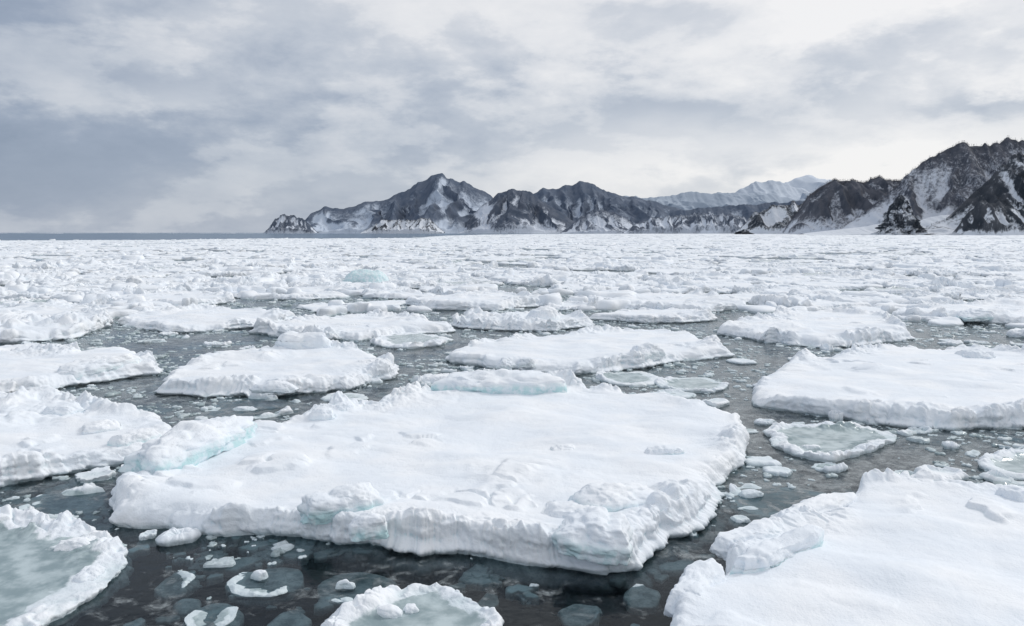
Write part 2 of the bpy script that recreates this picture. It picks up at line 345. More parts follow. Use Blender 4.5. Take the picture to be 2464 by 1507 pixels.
for k,f in enumerate(floes):
    ys=[p[1] for p in f['p']]; y0,y1=min(ys),max(ys)
    poly=[]
    for (px,py) in f['p']:
        t=(y1-py)/(y1-y0); z=f['T']*min(1,max(0,(t-0.30)/0.3))
        poly.append(G(px,py,z))
    if 'c' in f: c=G(*f['c'],f['T']*0.7)
    else:
        P_=np.array(poly); c=tuple((P_.max(0)+P_.min(0))/2)
    R=radial(poly,c,f['nt'],150 if f['nt']>320 and f['wet']<.5 else (40 if f['nt']>320 else 12))
    if f['T']>.15: R=np.maximum(R-.10,.1)
    traced.append((c,R))
    rg=f.get('rg',min(1.0,0.25+R.mean()/3.0)*(0.55 if f['wet']>0.5 else 0.9))
    P=dict(T=f['T'],rimA=f['A'],rimW=f['W'],rub=f['rub'],wet=f['wet'],dep=0.42 if f['T']>.15 else 0.15,rough=rg)
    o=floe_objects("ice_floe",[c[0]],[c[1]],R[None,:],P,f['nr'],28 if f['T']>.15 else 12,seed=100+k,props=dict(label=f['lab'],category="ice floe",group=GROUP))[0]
    FO.append(o)
def inside(x,y,grow=1.0,addm=0.0):
    x=np.asarray(x,float);y=np.asarray(y,float); res=np.zeros(x.shape,bool)
    for (c,R) in traced:
        dx,dy=x-c[0],y-c[1]; r=np.hypot(dx,dy)
        near=r<R.max()*grow+addm
        if not near.any(): continue
        a=(np.arctan2(dy,dx)%(2*np.pi))/(2*np.pi)*len(R)
        Rr=R[(a.astype(int))%len(R)]
        res|=near&(r<Rr*grow+addm)
    return res
# ---------------------------------------------------------------- ice blocks
import bmesh
def cube_grid(m):
    bm=bmesh.new(); bmesh.ops.create_cube(bm,size=2.0)
    bmesh.ops.subdivide_edges(bm,edges=bm.edges[:],cuts=m,use_grid_fill=True)
    V=np.array([v.co[:] for v in bm.verts]); Q=np.array([[v.index for v in f.verts] for f in bm.faces]); bm.free(); return V,Q
CG=cube_grid(31)
def block_mesh(L,D,H,seed,rnd=0.45,teal=1.0,ridge=0.3):
    C,Q=CG; n=C/np.linalg.norm(C,axis=1,keepdims=True)
    p=C*(1-rnd)+n*rnd*1.15
    p=p.copy(); rs=np.random.default_rng(seed)
    for q in range(8):
        nn=rs.normal(size=3); nn[2]=abs(nn[2])*.5; nn/=np.linalg.norm(nn); dd=rs.uniform(.85,1.15)
        ex=np.maximum(p@nn-dd,0); p-=ex[:,None]*nn[None]*.75
    p[:,0]*=1-0.10*p[:,2]; p[:,1]*=1-0.12*p[:,2]
    x,y,z=p[:,0]*L/2,p[:,1]*D/2,p[:,2]*H/2
    sc=min(L,D,H,.6); k=1.1/max(min(L,D,H),.45)
    nz=(bil3(x*k+seed,y*k,z*k*1.3,4,seed,.5)-0.5)*0.28*sc+(bil3(x*9,y*9,z*9+seed,2,seed+5)-0.5)*0.025
    outl=1+0.18*fbm2(n[:,0]*1.4+seed*1.3,n[:,1]*1.4,3,seed+3,.5)
    big=fbm2(x*1.0+seed,y*1.0,2,seed)*H*.20
    x=x*outl+n[:,0]*nz; y=y*outl+n[:,1]*nz; z=z+n[:,2]*nz*0.7+np.where(C[:,2]>0,big,0)
    ice=teal*(C[:,2]<.9)*sst(.35,-.35,C[:,2])
    return mk_mesh("ice_block",np.stack([x,y,z],-1),Q,None,{'wet':np.zeros(len(x)),'ice':ice})
def block(fi,a,b,D,H,sink=0.3,tilt=0.0,roll=0.0,teal=0.8,rnd=0.45,seed=0,name="ice_block",lab=None):
    f=floes[fi]; o=FO[fi]; T=f['T']
    A=G(a[0],a[1],T);B=G(b[0],b[1],T)
    L=math.hypot(B[0]-A[0],B[1]-A[1]); yaw=math.atan2(B[1]-A[1],B[0]-A[0])
    mx,my=(A[0]+B[0])/2,(A[1]+B[1])/2
    mx-=math.sin(yaw)*D*0.45; my+=math.cos(yaw)*D*0.45
    ob=add(name,block_mesh(L,D,H,seed,rnd,teal),ICE,(mx-o.location.x,my-o.location.y,T+H*(0.5-sink)),o)
    ob.rotation_euler=(roll,tilt,yaw)
    if lab: ob["label"]=lab
    return ob
block(0,(1075,958),(1358,945),1.5,.50,.00,tilt=.02,roll=-.03,seed=1,rnd=.30,teal=1,lab="flat snow-topped ice slab with blue-green underside")
block(0,(390,1142),(625,1055),.95,.50,-.04,tilt=-.04,roll=.06,seed=2,rnd=.18,teal=1,lab="tilted ice slab with blue-green edge")
block(0,(740,1258),(908,1238),.55,.44,.08,seed=3,rnd=.35,teal=1)
block(0,(845,1296),(935,1288),.35,.34,.2,seed=4,rnd=.5,teal=1)
block(0,(1340,1325),(1520,1335),1.1,.50,.28,tilt=.10,seed=5,rnd=.42,teal=.8)
block(0,(1440,1245),(1610,1205),.9,.42,.30,tilt=.10,seed=6,rnd=.42,teal=.6)
block(0,(1300,1250),(1440,1262),.9,.28,.42,seed=7,rnd=.6,teal=.1)
block(0,(1560,1102),(1650,1092),.45,.24,.3,seed=8,rnd=.55,teal=.6)
block(0,(1335,1088),(1392,1084),.4,.15,.4,seed=9,rnd=.6,teal=.5)
block(0,(742,1010),(802,1008),.45,.26,.3,seed=11,rnd=.6,teal=.2)
block(0,(806,992),(850,990),.4,.26,.3,seed=12,rnd=.6,teal=.2)
block(6,(1815,1400),(1980,1322),.38,.34,.12,tilt=-.03,seed=15,rnd=.30,teal=1,lab="snowy ice ridge hollowed by blue meltwater")
block(6,(1755,1335),(1900,1285),.45,.30,.40,seed=18,rnd=.5,teal=.0)
block(6,(1665,1480),(1745,1385),.42,.32,.38,seed=19,rnd=.5,teal=.0)
block(6,(1900,1262),(2070,1205),.45,.24,.42,seed=16,rnd=.6,teal=.0)
block(6,(2430,1212),(2490,1210),.5,.26,.3,seed=17,rnd=.6,teal=.1)
block(3,(655,838),(775,842),1.2,.70,.2,tilt=.03,roll=-.15,seed=19,rnd=.3,teal=.1,lab="peaked block of snow-covered ice")
block(3,(600,940),(700,940),.6,.28,.35,seed=20,rnd=.6,teal=.2)
block(3,(850,885),(930,885),.9,.34,.35,seed=21,rnd=.5,teal=.2)
block(2,(165,905),(335,880),1.0,.45,.25,tilt=-.08,seed=22,rnd=.35,teal=.4,lab="tilted snow-topped ice slab")
block(4,(1545,862),(1600,855),.7,.50,.25,seed=23,rnd=.4,teal=.3)
block(4,(1195,886),(1235,886),.5,.4,.3,seed=24,rnd=.5,teal=.3)
block(4,(1250,880),(1285,880),.4,.34,.3,seed=25,rnd=.5,teal=.2)
block(1,(100,1000),(180,1000),.8,.34,.3,seed=26,rnd=.5,teal=.2)
block(1,(300,1075),(390,1050),.6,.24,.35,seed=27,rnd=.4,teal=.9)
block(1,(200,1040),(290,1030),.7,.26,.4,seed=28,rnd=.5,teal=.2)
block(5,(2330,865),(2400,865),.9,.38,.25,seed=29,rnd=.5,teal=.2)
block(7,(130,1330),(215,1330),.35,.2,.3,seed=31,rnd=.6,teal=.0)
block(7,(220,1400),(260,1370),.3,.16,.3,seed=32,rnd=.6,teal=.0)
block(8,(905,1482),(955,1490),.18,.12,.3,seed=33,rnd=.6,teal=.0)
block(8,(975,1475),(1000,1475),.14,.10,.3,seed=34,rnd=.6,teal=.0)
block(9,(1930,1082),(1975,1082),.2,.12,.3,seed=36,rnd=.6,teal=.0)
block(31,(810,1425),(850,1425),.12,.14,.0,seed=37,rnd=.6,teal=.0)
block(30,(605,1402),(640,1402),.12,.14,.0,seed=38,rnd=.6,teal=.0)
block(29,(1790,1200),(1840,1195),.25,.14,.2,seed=39,rnd=.6,teal=.0)
block(10,(560,990),(610,990),.3,.12,.2,seed=40,rnd=.6,teal=.0)
block(18,(1290,778),(1360,775),1.6,.8,.3,seed=41,rnd=.5,teal=.3)
block(15,(120,790),(200,785),1.6,.6,.3,seed=42,rnd=.5,teal=.3)
block(21,(2330,768),(2410,765),1.4,.5,.3,seed=43,rnd=.4,teal=.7)
x0,y0=G(880,685)
me=block_mesh(4.4,2.6,1.5,77,.7,1.0)
me.attributes['ice'].data.foreach_set("value",np.full(len(me.vertices),0.9,dtype=np.float32))
add("blue_ice_block",me,ICE,(x0,y0,.45),label="pale turquoise block of bare ice among snowy floes",category="ice block")
# ---------------------------------------------------------------- procedural pack
seeds=[]; r=9.0
while r<4300:
    ds=4.0+max(0,r-60)*0.015 if r>45 else 3.0
    n=int(r*1.75/ds)
    for i in range(n):
        az=-0.87+1.75*(i+rng.random()*0.95)/n
        rr=r+(rng.random()-0.5)*ds*1.1
        seeds.append((rr*math.sin(az),rr*math.cos(az),ds))
    r+=ds*0.93
S=np.array(seeds)
S=S[rng.random(len(S))>0.42]
def neighbours(S,K=18):
    out=np.zeros((len(S),K),int); xy=S[:,:2]; sq=(xy**2).sum(1)
    for a in range(0,len(S),400):
        b=min(a+400,len(S)); d=sq[a:b,None]+sq[None]-2*xy[a:b]@xy.T
        d[np.arange(b-a),np.arange(a,b)]=1e18
        out[a:b]=np.argpartition(d,K,axis=1)[:,:K]
    return out
NB=neighbours(S)
def voro(idx,nt,p=14):
    xy=S[:,:2]; D=xy[NB[idx]]-xy[idx][:,None]
    th=np.arange(nt)/nt*2*np.pi; u=np.stack([np.cos(th),np.sin(th)])
    q=np.maximum(D@u,0)*2/(D**2).sum(-1)[:,:,None]
    mx=q.max(1,keepdims=True)
    inv=mx[:,0]*((q/mx)**p).sum(1)**(1/p)
    return np.minimum(1/inv, S[idx,2][:,None]*1.8)
dist=np.hypot(S[:,0],S[:,1]); tx=S[:,0]/S[:,1]
az=np.arctan2(S[:,0],S[:,1])
pxs=1232+F*np.tan(az)
rmax=np.interp(pxs,[-2000,500,1000,1350,1700,3500],[560,600,700,3000,3900,1700])
rmax=rmax*(1+0.12*fbm2(S[:,0]/60,S[:,1]/60,3,5))
keep=(dist<rmax)
infr=np.abs(tx)<0.66
keep&=(S[:,1]>52)|(~infr)
keep&=~inside(S[:,0],S[:,1],1.0,0.9)
op=fbm2(S[:,0]/16,S[:,1]/8,2,77)
keep&=~((op>0.34)&(dist<300)); keep&=~((rng.random(len(S))<0.06)&(dist<240))
idx=np.nonzero(keep)[0]
Rt=voro(idx,24); shr=np.ones(len(idx)); th=np.arange(24)/24*2*np.pi
for it in range(6):
    PX=S[idx,0][:,None]+Rt*shr[:,None]*np.cos(th); PY=S[idx,1][:,None]+Rt*shr[:,None]*np.sin(th)
    near=dist[idx]<95
    hit=np.zeros(len(idx),bool); hit[near]=inside(PX[near],PY[near],1.0,0.1).any(1)
    shr[hit]*=0.84
ok=shr>0.4; idx=idx[ok]; shr=shr[ok]
order=np.argsort(dist[idx]+np.where(np.abs(tx[idx])<0.66,0,1e4))
def params(I):
    n=len(I)
    return dict(T=rng.uniform(.12,.34,n),rimA=rng.uniform(.15,.42,n),rimW=rng.uniform(.5,1.2,n),rub=rng.uniform(.1,.8,n)*np.where(rng.random(n)<.45,.15,1),
                wet=np.where(rng.random(n)<.05,.6,0),dep=np.full(n,.3),rough=rng.uniform(.8,1.2,n))
NIND=185
ind=order[:NIND]; I=idx[ind]
shf=lambda n:rng.uniform(.80,.97,n)
for (lo,hi_,nt,nr,ns) in [(0,70,280,30,12),(70,NIND,200,22,9)]:
    J=I[lo:hi_]; sh=shr[ind[lo:hi_]]
    R=voro(J,nt)*(sh*shf(len(J)))[:,None]
    P=params(J)
    pr=[dict(label=("hummocky snow-covered ice floe heaped with rubble" if P['rub'][q]>.25 else "flat snow-topped ice floe with a bumpy rim"),category="ice floe",group=GROUP) for q in range(len(J))]
    floe_objects("ice_floe",S[J,0],S[J,1],R,P,nr,ns,1.2,seed=300,hi=3,props=pr)
rest=order[NIND:]; parts=[]
I=idx[rest]; sh=shr[rest]; dd=dist[I]
for (a,b,nt,nr,ns,hh) in [(0,130,96,14,5,3),(130,260,56,10,4,2),(260,600,32,7,3,2),(600,5000,16,5,2,1)]:
    mk=(dd>=a)&(dd<b); J=I[mk]
    if len(J)==0: continue
    for c0 in range(0,len(J),1500):
        K_=J[c0:c0+1500]
        lo_,hi2=(.80,.98) if a<260 else (.90,1.03)
        R=voro(K_,nt)*(sh[mk][c0:c0+1500]*rng.uniform(lo_,hi2,len(K_)))[:,None]
        P=params(K_)
        parts.append(merged(*build(S[K_,0],S[K_,1],R,P,nr,ns,1.15,seed=300,hi=hh)))
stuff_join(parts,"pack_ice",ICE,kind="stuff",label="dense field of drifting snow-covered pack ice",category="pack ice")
parts=[]
n=3600; rr=50*np.exp(rng.random(n)*math.log(600/50)); aa=rng.uniform(-.72,.72,n)
hx,hy=rr*np.sin(aa),rr*np.cos(aa)
okh=~inside(hx,hy,1.0,.2)&(fbm2(hx/16,hy/8,2,77)<.30)&(fbm2(hx/7,hy/5,2,78)>-.12); hx,hy,rr=hx[okh],hy[okh],rr[okh]
nn=len(hx); nt=18; thb=(np.arange(nt)/nt*2*np.pi)[None]
u_=lambda n:rng.uniform(0,6.28,(n,1))
R=(rng.gamma(2.2,.2,nn)+.2)[:,None]*(1+rr[:,None]/350)*(1+.38*np.cos(2*thb+u_(nn))+.2*np.cos(3*thb+u_(nn))+.14*rng.uniform(-1,1,(nn,nt)))
P=dict(T=rng.uniform(.15,.50,nn)+(rng.random(nn)<.15)*.35,rimA=np.full(nn,.2),rimW=np.full(nn,.5),rub=np.full(nn,.2),wet=np.zeros(nn),dep=np.full(nn,.1),rough=np.full(nn,.5))
parts.append(merged(*build(hx,hy,R,P,5,4,1.2,seed=500,hi=2)))
stuff_join(parts,"ice_rubble",ICE,kind="stuff",label="jumbled upturned lumps of snowy ice on the pack",category="ice rubble")
# ---------------------------------------------------------------- small cakes in the leads
cakes=[];tries=0
while len(cakes)<62 and tries<20000:
    tries+=1
    py=random.uniform(800,1300); px=random.uniform(-80,2540)
    x,y=G(px,py); rad=random.uniform(.18,.6)*(1 if py<1000 else .6)
    if bool(inside(np.array([x]),np.array([y]),1.0,rad*1.05+.1)[0]): continue
    if any((x-a)**2+(y-b)**2<((c+rad)*1.25)**2 for a,b,c in cakes): continue
    cakes.append((x,y,rad))
C_=np.array(cakes); n=len(C_); nt=120
thc=np.arange(nt)/nt*2*np.pi
R=C_[:,2:3]*(1+.45*np.stack([fbm2(np.cos(thc)*1.3+k*3.3,np.sin(thc)*1.3,4,k,.6) for k in range(n)]))
wetc=(rng.random(n)<.75)*rng.uniform(.8,1.4,n)
P=dict(T=rng.uniform(-.03,.02,n)+(wetc==0)*.07,rimA=rng.uniform(.08,.20,n),rimW=C_[:,2]*.55,rub=np.zeros(n),wet=wetc,dep=np.full(n,.12),rough=np.full(n,.3))
floe_objects("ice_cake",C_[:,0],C_[:,1],R,P,18,8,1.3,seed=700,hi=3,props=[dict(label=("small slushy cake of grey ice in open water" if wetc[k]>0 else "small snow-capped cake of ice in open water"),category="ice cake",group="small ice cakes floating in the leads") for k in range(n)])
# ---------------------------------------------------------------- brash ice
n=120000
y=9+rng.random(n)**1.0*70; x=rng.uniform(-1,1,n)*(y*.72+1)
cl=fbm2(x*.45,y*.45,4,41)*1.3+0.38*sst(12,26,y)-.05*sst(14,11,y)+0.18*sst(-4,6,x)*sst(12,16,y)
kp=(cl>0.08)&(rng.random(n)<sst(.05,.55,cl)*1.1+.02)|(rng.random(n)<.03)
kp&=~inside(x,y,1.0,-.02)
x,y=x[kp],y[kp]; n=len(x); nt=12; thb=(np.arange(nt)/nt*2*np.pi)[None]
sn=rng.random(n); sub=sn<.70
rad=np.clip(rng.lognormal(-3.5,.75,n),.009,.17)*(1+y/55)*np.where(sub,2.0,.85)
R=rad[:,None]*(1+.32*np.cos(2*thb+u_(n))+.20*np.cos(3*thb+u_(n))+.14*np.cos(5*thb+u_(n))+.10*rng.uniform(-1,1,(n,nt)))
P=dict(T=np.where(sub,rng.uniform(-.10,-.002,n),rad*rng.uniform(.08,.4,n)+.003),rimA=rad*.2,rimW=rad*.6,rub=np.zeros(n),wet=np.zeros(n),dep=np.full(n,.12),rough=rad*.4)
V,Q,T,W=build(x,y,R,P,3,2,1.2,seed=900,hi=0)
V[:,:,2]+=np.where(sub,0,1)[:,None]*(rad[:,None]*.35*(h3((V[:,:,0]*60).astype(np.int64),(V[:,:,1]*60).astype(np.int64),3,5)-.4))*(V[:,:,2]>0)
W=np.where(sn<.90,rng.uniform(.2,.8,n),0)[:,None]*np.ones_like(W)
stuff_join([merged(V,Q,T,W)],"brash_ice",ICE,kind="stuff",label="scattered brash of tiny ice fragments on dark water",category="brash ice")
# ---------------------------------------------------------------- water
def water_material():
    m,t=material("cold_sea_water")
    geo=t.n('ShaderNodeNewGeometry'); pos=geo.outputs['Position']
    sep=t.n('ShaderNodeSeparateXYZ'); t.l(pos,sep.inputs[0])
    x,y=sep.outputs[0],sep.outputs[1]
    n1=t.noise(pos,.35,5,.6,.4); n2=t.noise(pos,2.6,7,.68,.8); n3=t.noise(pos,12,3,.65,.6)
    bias=t.m('ADD',t.ss(y,11,19,-.12,.10),t.ss(x,-6,8,-.04,.06))
    f=t.m('ADD',t.m('ADD',n1,bias),t.m('MULTIPLY',t.m('SUBTRACT',n2,.5),1.0))
    film=t.ss(f,.43,.66)
    film=t.m('MULTIPLY',film,t.ss(n3,.38,.58,.50,1.0))
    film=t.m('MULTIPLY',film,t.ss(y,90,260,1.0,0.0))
    wav=t.m('ADD',t.noise(pos,2.2,4,.6),t.m('MULTIPLY',t.noise(pos,.25,2),3.0))
    bp=t.n('ShaderNodeBump'); bp.inputs['Strength'].default_value=.25; bp.inputs['Distance'].default_value=.06; t.l(wav,bp.inputs['Height'])
    fr=t.n('ShaderNodeFresnel'); fr.inputs['IOR'].default_value=1.30; t.l(bp.outputs[0],fr.inputs['Normal'])
    tr=t.n('ShaderNodeBsdfTransparent'); tr.inputs['Color'].default_value=(.54,.63,.655,1)
    gl=t.n('ShaderNodeBsdfGlossy'); gl.inputs['Roughness'].default_value=.07; gl.inputs['Color'].default_value=(.80,.88,.94,1); t.l(bp.outputs[0],gl.inputs['Normal'])
    ms=t.n('ShaderNodeMixShader'); t.l(fr.outputs[0],ms.inputs[0]); t.l(tr.outputs[0],ms.inputs[1]); t.l(gl.outputs[0],ms.inputs[2])
    pb=t.n('ShaderNodeBsdfPrincipled'); t.l(t.mix(t.ss(n2,.38,.64),(.050,.068,.078),(.29,.325,.335)),pb.inputs['Base Color']); pb.inputs['Roughness'].default_value=.25
    bp2=t.n('ShaderNodeBump'); bp2.inputs['Strength'].default_value=.45; bp2.inputs['Distance'].default_value=.03; t.l(n2,bp2.inputs['Height']); t.l(bp2.outputs[0],pb.inputs['Normal'])
    m2=t.n('ShaderNodeMixShader'); t.l(t.m('MULTIPLY',film,.8),m2.inputs[0]); t.l(ms.outputs[0],m2.inputs[1]); t.l(pb.outputs[0],m2.inputs[2])
    ch=t.n('ShaderNodeBsdfPrincipled'); ch.inputs['Base Color'].default_value=(.15,.21,.29,1); ch.inputs['Roughness'].default_value=.6; ch.inputs['Specular IOR Level'].default_value=.1  # far water: painted diffuse blue stands in for darker sky mirrored by waves
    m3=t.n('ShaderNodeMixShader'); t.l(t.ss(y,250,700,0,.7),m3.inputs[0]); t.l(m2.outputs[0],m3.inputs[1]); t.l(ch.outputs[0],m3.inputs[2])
    o=t.n('ShaderNodeOutputMaterial'); t.l(m3.outputs[0],o.inputs[0])
    return m
def sheet(name,x0,x1,y0,y1,z,mat,**k):
    V=np.array([(x0,y0,z),(x1,y0,z),(x1,y1,z),(x0,y1,z)])
    return add(name,mk_mesh(name,V,[[0,1,2,3]],smooth=False),mat,**k)
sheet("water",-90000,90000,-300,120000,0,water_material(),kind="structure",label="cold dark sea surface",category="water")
dm,t=material("deep_water"); b=t.n('ShaderNodeBsdfPrincipled')
g_=t.n('ShaderNodeNewGeometry'); t.l(t.mix(t.noise(g_.outputs['Position'],.4,3),(.005,.010,.017),(.008,.016,.025)),b.inputs['Base Color']); b.inputs['Roughness'].default_value=1; b.inputs['Specular IOR Level'].default_value=0
o=t.n('ShaderNodeOutputMaterial'); t.l(b.outputs[0],o.inputs[0])
sheet("deep_water",-90000,90000,-300,120000,-1.6,dm,kind="structure",label="dark depth of the sea",category="water")
n=900
yb=4200+rng.random(n)**.6*9000; xb=yb*rng.uniform(-.95,.12,n)
kp=fbm2(xb/900,yb/260,2,31)>.02; xb,yb=xb[kp],yb[kp]; n=len(xb)
R=rng.uniform(10,60,n)[:,None]*(yb/4000)[:,None]*(1+.5*rng.uniform(-1,1,(n,16)))
P=dict(T=rng.uniform(.2,.5,n),rimA=np.full(n,.3),rimW=np.full(n,3.),rub=np.full(n,.3),wet=np.zeros(n),dep=np.full(n,.2),rough=np.full(n,1.))
stuff_join([merged(*build(xb,yb,R,P,3,2,1.1,seed=40,hi=1))],"distant_pack_ice",ICE,kind="stuff",label="thin broken belt of far drift ice on the horizon",category="pack ice")
# ---------------------------------------------------------------- mountains
def mount_mat(name,dark,dark2,snow,sc,contrast=.5,bump=.4,fine=1.5):
    m,t=material(name)
    geo=t.n('ShaderNodeNewGeometry'); pos=geo.outputs['Position']
    mp=t.n('ShaderNodeMapping'); mp.inputs['Scale'].default_value=(1,1,.45); t.l(pos,mp.inputs[0]); p=mp.outputs[0]
    a=t.n('ShaderNodeAttribute',attribute_name='snow').outputs['Fac']
    n1=t.noise(p,sc,6,.68,.3); n2=t.noise(p,sc*.25,4,.6); n3=t.noise(p,sc*3,3,.7)
    f=t.m('ADD',a,t.m('MULTIPLY',t.m('SUBTRACT',n1,.5),fine)); f=t.m('ADD',f,t.m('MULTIPLY',t.m('SUBTRACT',n3,.5),fine*.45))
    fac=t.ss(f,.5-contrast*.5,.5+contrast*.5)
    c=t.mix(fac,t.mix(t.ss(n2,.35,.65),dark,dark2),snow)
    b=t.n('ShaderNodeBsdfPrincipled'); t.l(c,b.inputs['Base Color']); b.inputs['Roughness'].default_value=.95; b.inputs['Specular IOR Level'].default_value=.1
    bp=t.n('ShaderNodeBump'); bp.inputs['Strength'].default_value=bump; bp.inputs['Distance'].default_value=.25/sc; t.l(n1,bp.inputs['Height']); t.l(bp.outputs[0],b.inputs['Normal'])
    o=t.n('ShaderNodeOutputMaterial'); t.l(b.outputs[0],o.inputs[0])
    return m
M_main=mount_mat("hazed_wooded_slope",(.098,.128,.182),(.138,.166,.218),(.54,.61,.71),1/14.,.55,.18,.85)  # aerial haze painted into these slope colours
M_far=mount_mat("hazed_snowy_mountain",(.34,.40,.48),(.40,.46,.54),(.62,.68,.76),1/140.,1.1,.06,.9)  # palest layer: distance haze mixed into the base colours
M_mid=mount_mat("hazed_hill_slope",(.080,.103,.145),(.120,.140,.180),(.66,.71,.79),1/11.,.45,.22,1.0)  # base colours lightened and blued as painted haze
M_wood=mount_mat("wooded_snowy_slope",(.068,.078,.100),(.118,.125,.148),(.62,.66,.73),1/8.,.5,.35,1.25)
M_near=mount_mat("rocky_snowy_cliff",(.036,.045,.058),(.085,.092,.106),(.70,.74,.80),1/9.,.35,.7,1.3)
def ridge(name,sky,D,slope,mat,snow0,amp=.22,spur=120.,seed=0,spots=(),du=None,lab="",base=.5,cliff=.12,nv=90,jag=.006,crest=-.15,rough=.10,gully=.85):
    sx=[AT(px,py,D)[0] for px,py in sky]; sz=[AT(px,py,D)[1] for px,py in sky]
    du=du or D/F*1.6
    xs=np.arange(sx[0],sx[-1],du); nu=len(xs)
    H=np.interp(xs,sx,sz); kw=max(3,int(8*D/F/du)|1); ker=np.hanning(kw+2)[1:-1]; ker/=ker.sum()
    H=np.convolve(np.pad(H,kw//2,mode='edge'),ker,'valid')
    H=H+H*jag*3*fbm2(xs/spur*3,xs*0,4,seed)
    Hm=H.max(); H=np.maximum(H,.5)
    Hs=np.convolve(np.pad(H,20,mode='edge'),np.ones(41)/41,'valid')
    fr=(.35*Hm+.65*Hs)/slope
    nb=nv//4
    tv=np.concatenate([np.linspace(0,1,nv),1+np.linspace(0,.8,nb+1)[1:]]); 
    X,Tv=np.meshgrid(xs,tv,indexing='ij'); Fr=fr[:,None]; HH=H[:,None]
    Y=D-Fr*(1-Tv)
    wx=X+spur*.6*fbm2(X/spur*.7,Y/spur*.7,2,seed+4)+spur*.25*(1-Tv)*vn2(X/spur*.5,0*X,seed+9)
    rA_=1-np.abs(vn2(wx/spur,Y/spur*.28,seed+1))*2.6
    rB_=1-np.abs(vn2(wx/spur*2.4+5,Y/spur*.7,seed+2))*2.6
    rC_=1-np.abs(vn2(wx/spur*5.3+5,Y/spur*1.5,seed+3))*2.6
    rd=np.maximum(rA_,-.6)*.62+np.maximum(rB_,-.6)*.38
    rd2=np.maximum(rC_,-.8)
    t=np.minimum(Tv,1)
    E=3.4*t*(1-t)**1.2
    shape=cliff*sst(0,.05,t)*(1+.6*fbm2(X/spur*4,0*X,3,seed+12))+(1-cliff)*t**1.12
    Z=HH*shape+HH*E*amp*(rd-.36)+HH*E*rough*.5*rd2
    Z=np.where(Tv>1,HH*(1-(Tv-1)*.9),Z)
    Z=Z*sst(0,.012,Tv)+(-1.5)*(1-sst(0,.012,Tv))
    env=np.clip(E*1.3,0,1)
    Xd=X+Fr*0.06*env*fbm2(X/spur*2,Y/spur*2+Z/spur*3,3,seed+14)
    sn=snow0+gully*env*(sst(-.1,-.6,rB_)*.65+sst(-.1,-.7,rC_)*.5+sst(0,-.6,rA_)*.25-.30)+.20*fbm2(X/spur*1.6,Y/spur*1.0,4,seed+6)
    sn=sn+base*sst(.24,.0,Z/Hm+.08*fbm2(X/spur*2,Y/spur,2,seed+8))
    sn=sn+crest*sst(.85,1.,t)
    for (px,py,wpx,hpx,am) in spots:
        x0,z0=AT(px,py,D-0.3*fr.mean()); sc=D/F
        sn=sn+am*np.exp(-((X-x0+ (Z-z0)*.5*fbm2(X/40,Z/40,3,seed+3))/(wpx*sc))**2-((Z-z0)/(hpx*sc))**2)*(.6+.8*sst(-.2,.3,fbm2(X/spur*6,Z/spur*2,3,seed+5)))
    V=np.stack([Xd,Y,Z],-1).reshape(-1,3); n2=len(tv)
    i,j=np.meshgrid(np.arange(nu-1),np.arange(n2-1),indexing='ij')
    Q=np.stack([i*n2+j,(i+1)*n2+j,(i+1)*n2+j+1,i*n2+j+1],-1).reshape(-1,4)
    add(name,mk_mesh(name,V,Q,None,{'snow':sn.ravel()}),mat,kind="structure",label=lab,category="mountain" if "mountain" in name else "hill")
    return V.reshape(nu,n2,3),sn,tv
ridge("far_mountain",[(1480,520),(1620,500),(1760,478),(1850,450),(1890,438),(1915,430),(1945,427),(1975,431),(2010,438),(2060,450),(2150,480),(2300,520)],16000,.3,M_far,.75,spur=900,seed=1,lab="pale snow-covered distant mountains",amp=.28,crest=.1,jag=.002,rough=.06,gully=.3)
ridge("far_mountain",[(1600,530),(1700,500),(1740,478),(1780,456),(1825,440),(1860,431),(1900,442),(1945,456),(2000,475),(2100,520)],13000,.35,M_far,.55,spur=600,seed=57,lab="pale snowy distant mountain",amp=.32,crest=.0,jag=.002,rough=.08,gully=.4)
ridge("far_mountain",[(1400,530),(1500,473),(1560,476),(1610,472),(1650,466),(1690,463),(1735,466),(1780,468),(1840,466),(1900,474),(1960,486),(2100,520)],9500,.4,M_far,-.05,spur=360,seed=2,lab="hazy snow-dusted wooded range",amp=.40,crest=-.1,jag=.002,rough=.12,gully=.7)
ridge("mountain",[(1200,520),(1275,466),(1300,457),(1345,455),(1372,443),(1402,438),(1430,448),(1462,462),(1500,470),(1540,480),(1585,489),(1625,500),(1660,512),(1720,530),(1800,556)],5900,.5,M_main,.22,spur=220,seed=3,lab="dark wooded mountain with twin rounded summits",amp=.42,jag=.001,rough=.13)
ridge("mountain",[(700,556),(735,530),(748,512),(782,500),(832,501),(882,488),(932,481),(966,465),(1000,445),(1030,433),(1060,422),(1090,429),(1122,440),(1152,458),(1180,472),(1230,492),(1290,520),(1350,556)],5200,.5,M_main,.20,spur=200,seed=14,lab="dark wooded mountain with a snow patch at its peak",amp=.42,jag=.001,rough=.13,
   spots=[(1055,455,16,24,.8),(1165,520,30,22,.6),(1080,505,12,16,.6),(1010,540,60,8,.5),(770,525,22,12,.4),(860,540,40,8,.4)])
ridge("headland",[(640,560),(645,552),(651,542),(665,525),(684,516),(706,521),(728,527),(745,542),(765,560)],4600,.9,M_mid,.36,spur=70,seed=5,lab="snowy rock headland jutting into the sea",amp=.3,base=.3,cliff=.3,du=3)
ridge("hill",[(1560,556),(1620,508),(1700,499),(1800,493),(1900,485),(1955,480),(2050,495),(2150,540)],5200,.6,M_main,.14,spur=160,seed=6,lab="low dark wooded ridge",jag=.002,amp=.3)
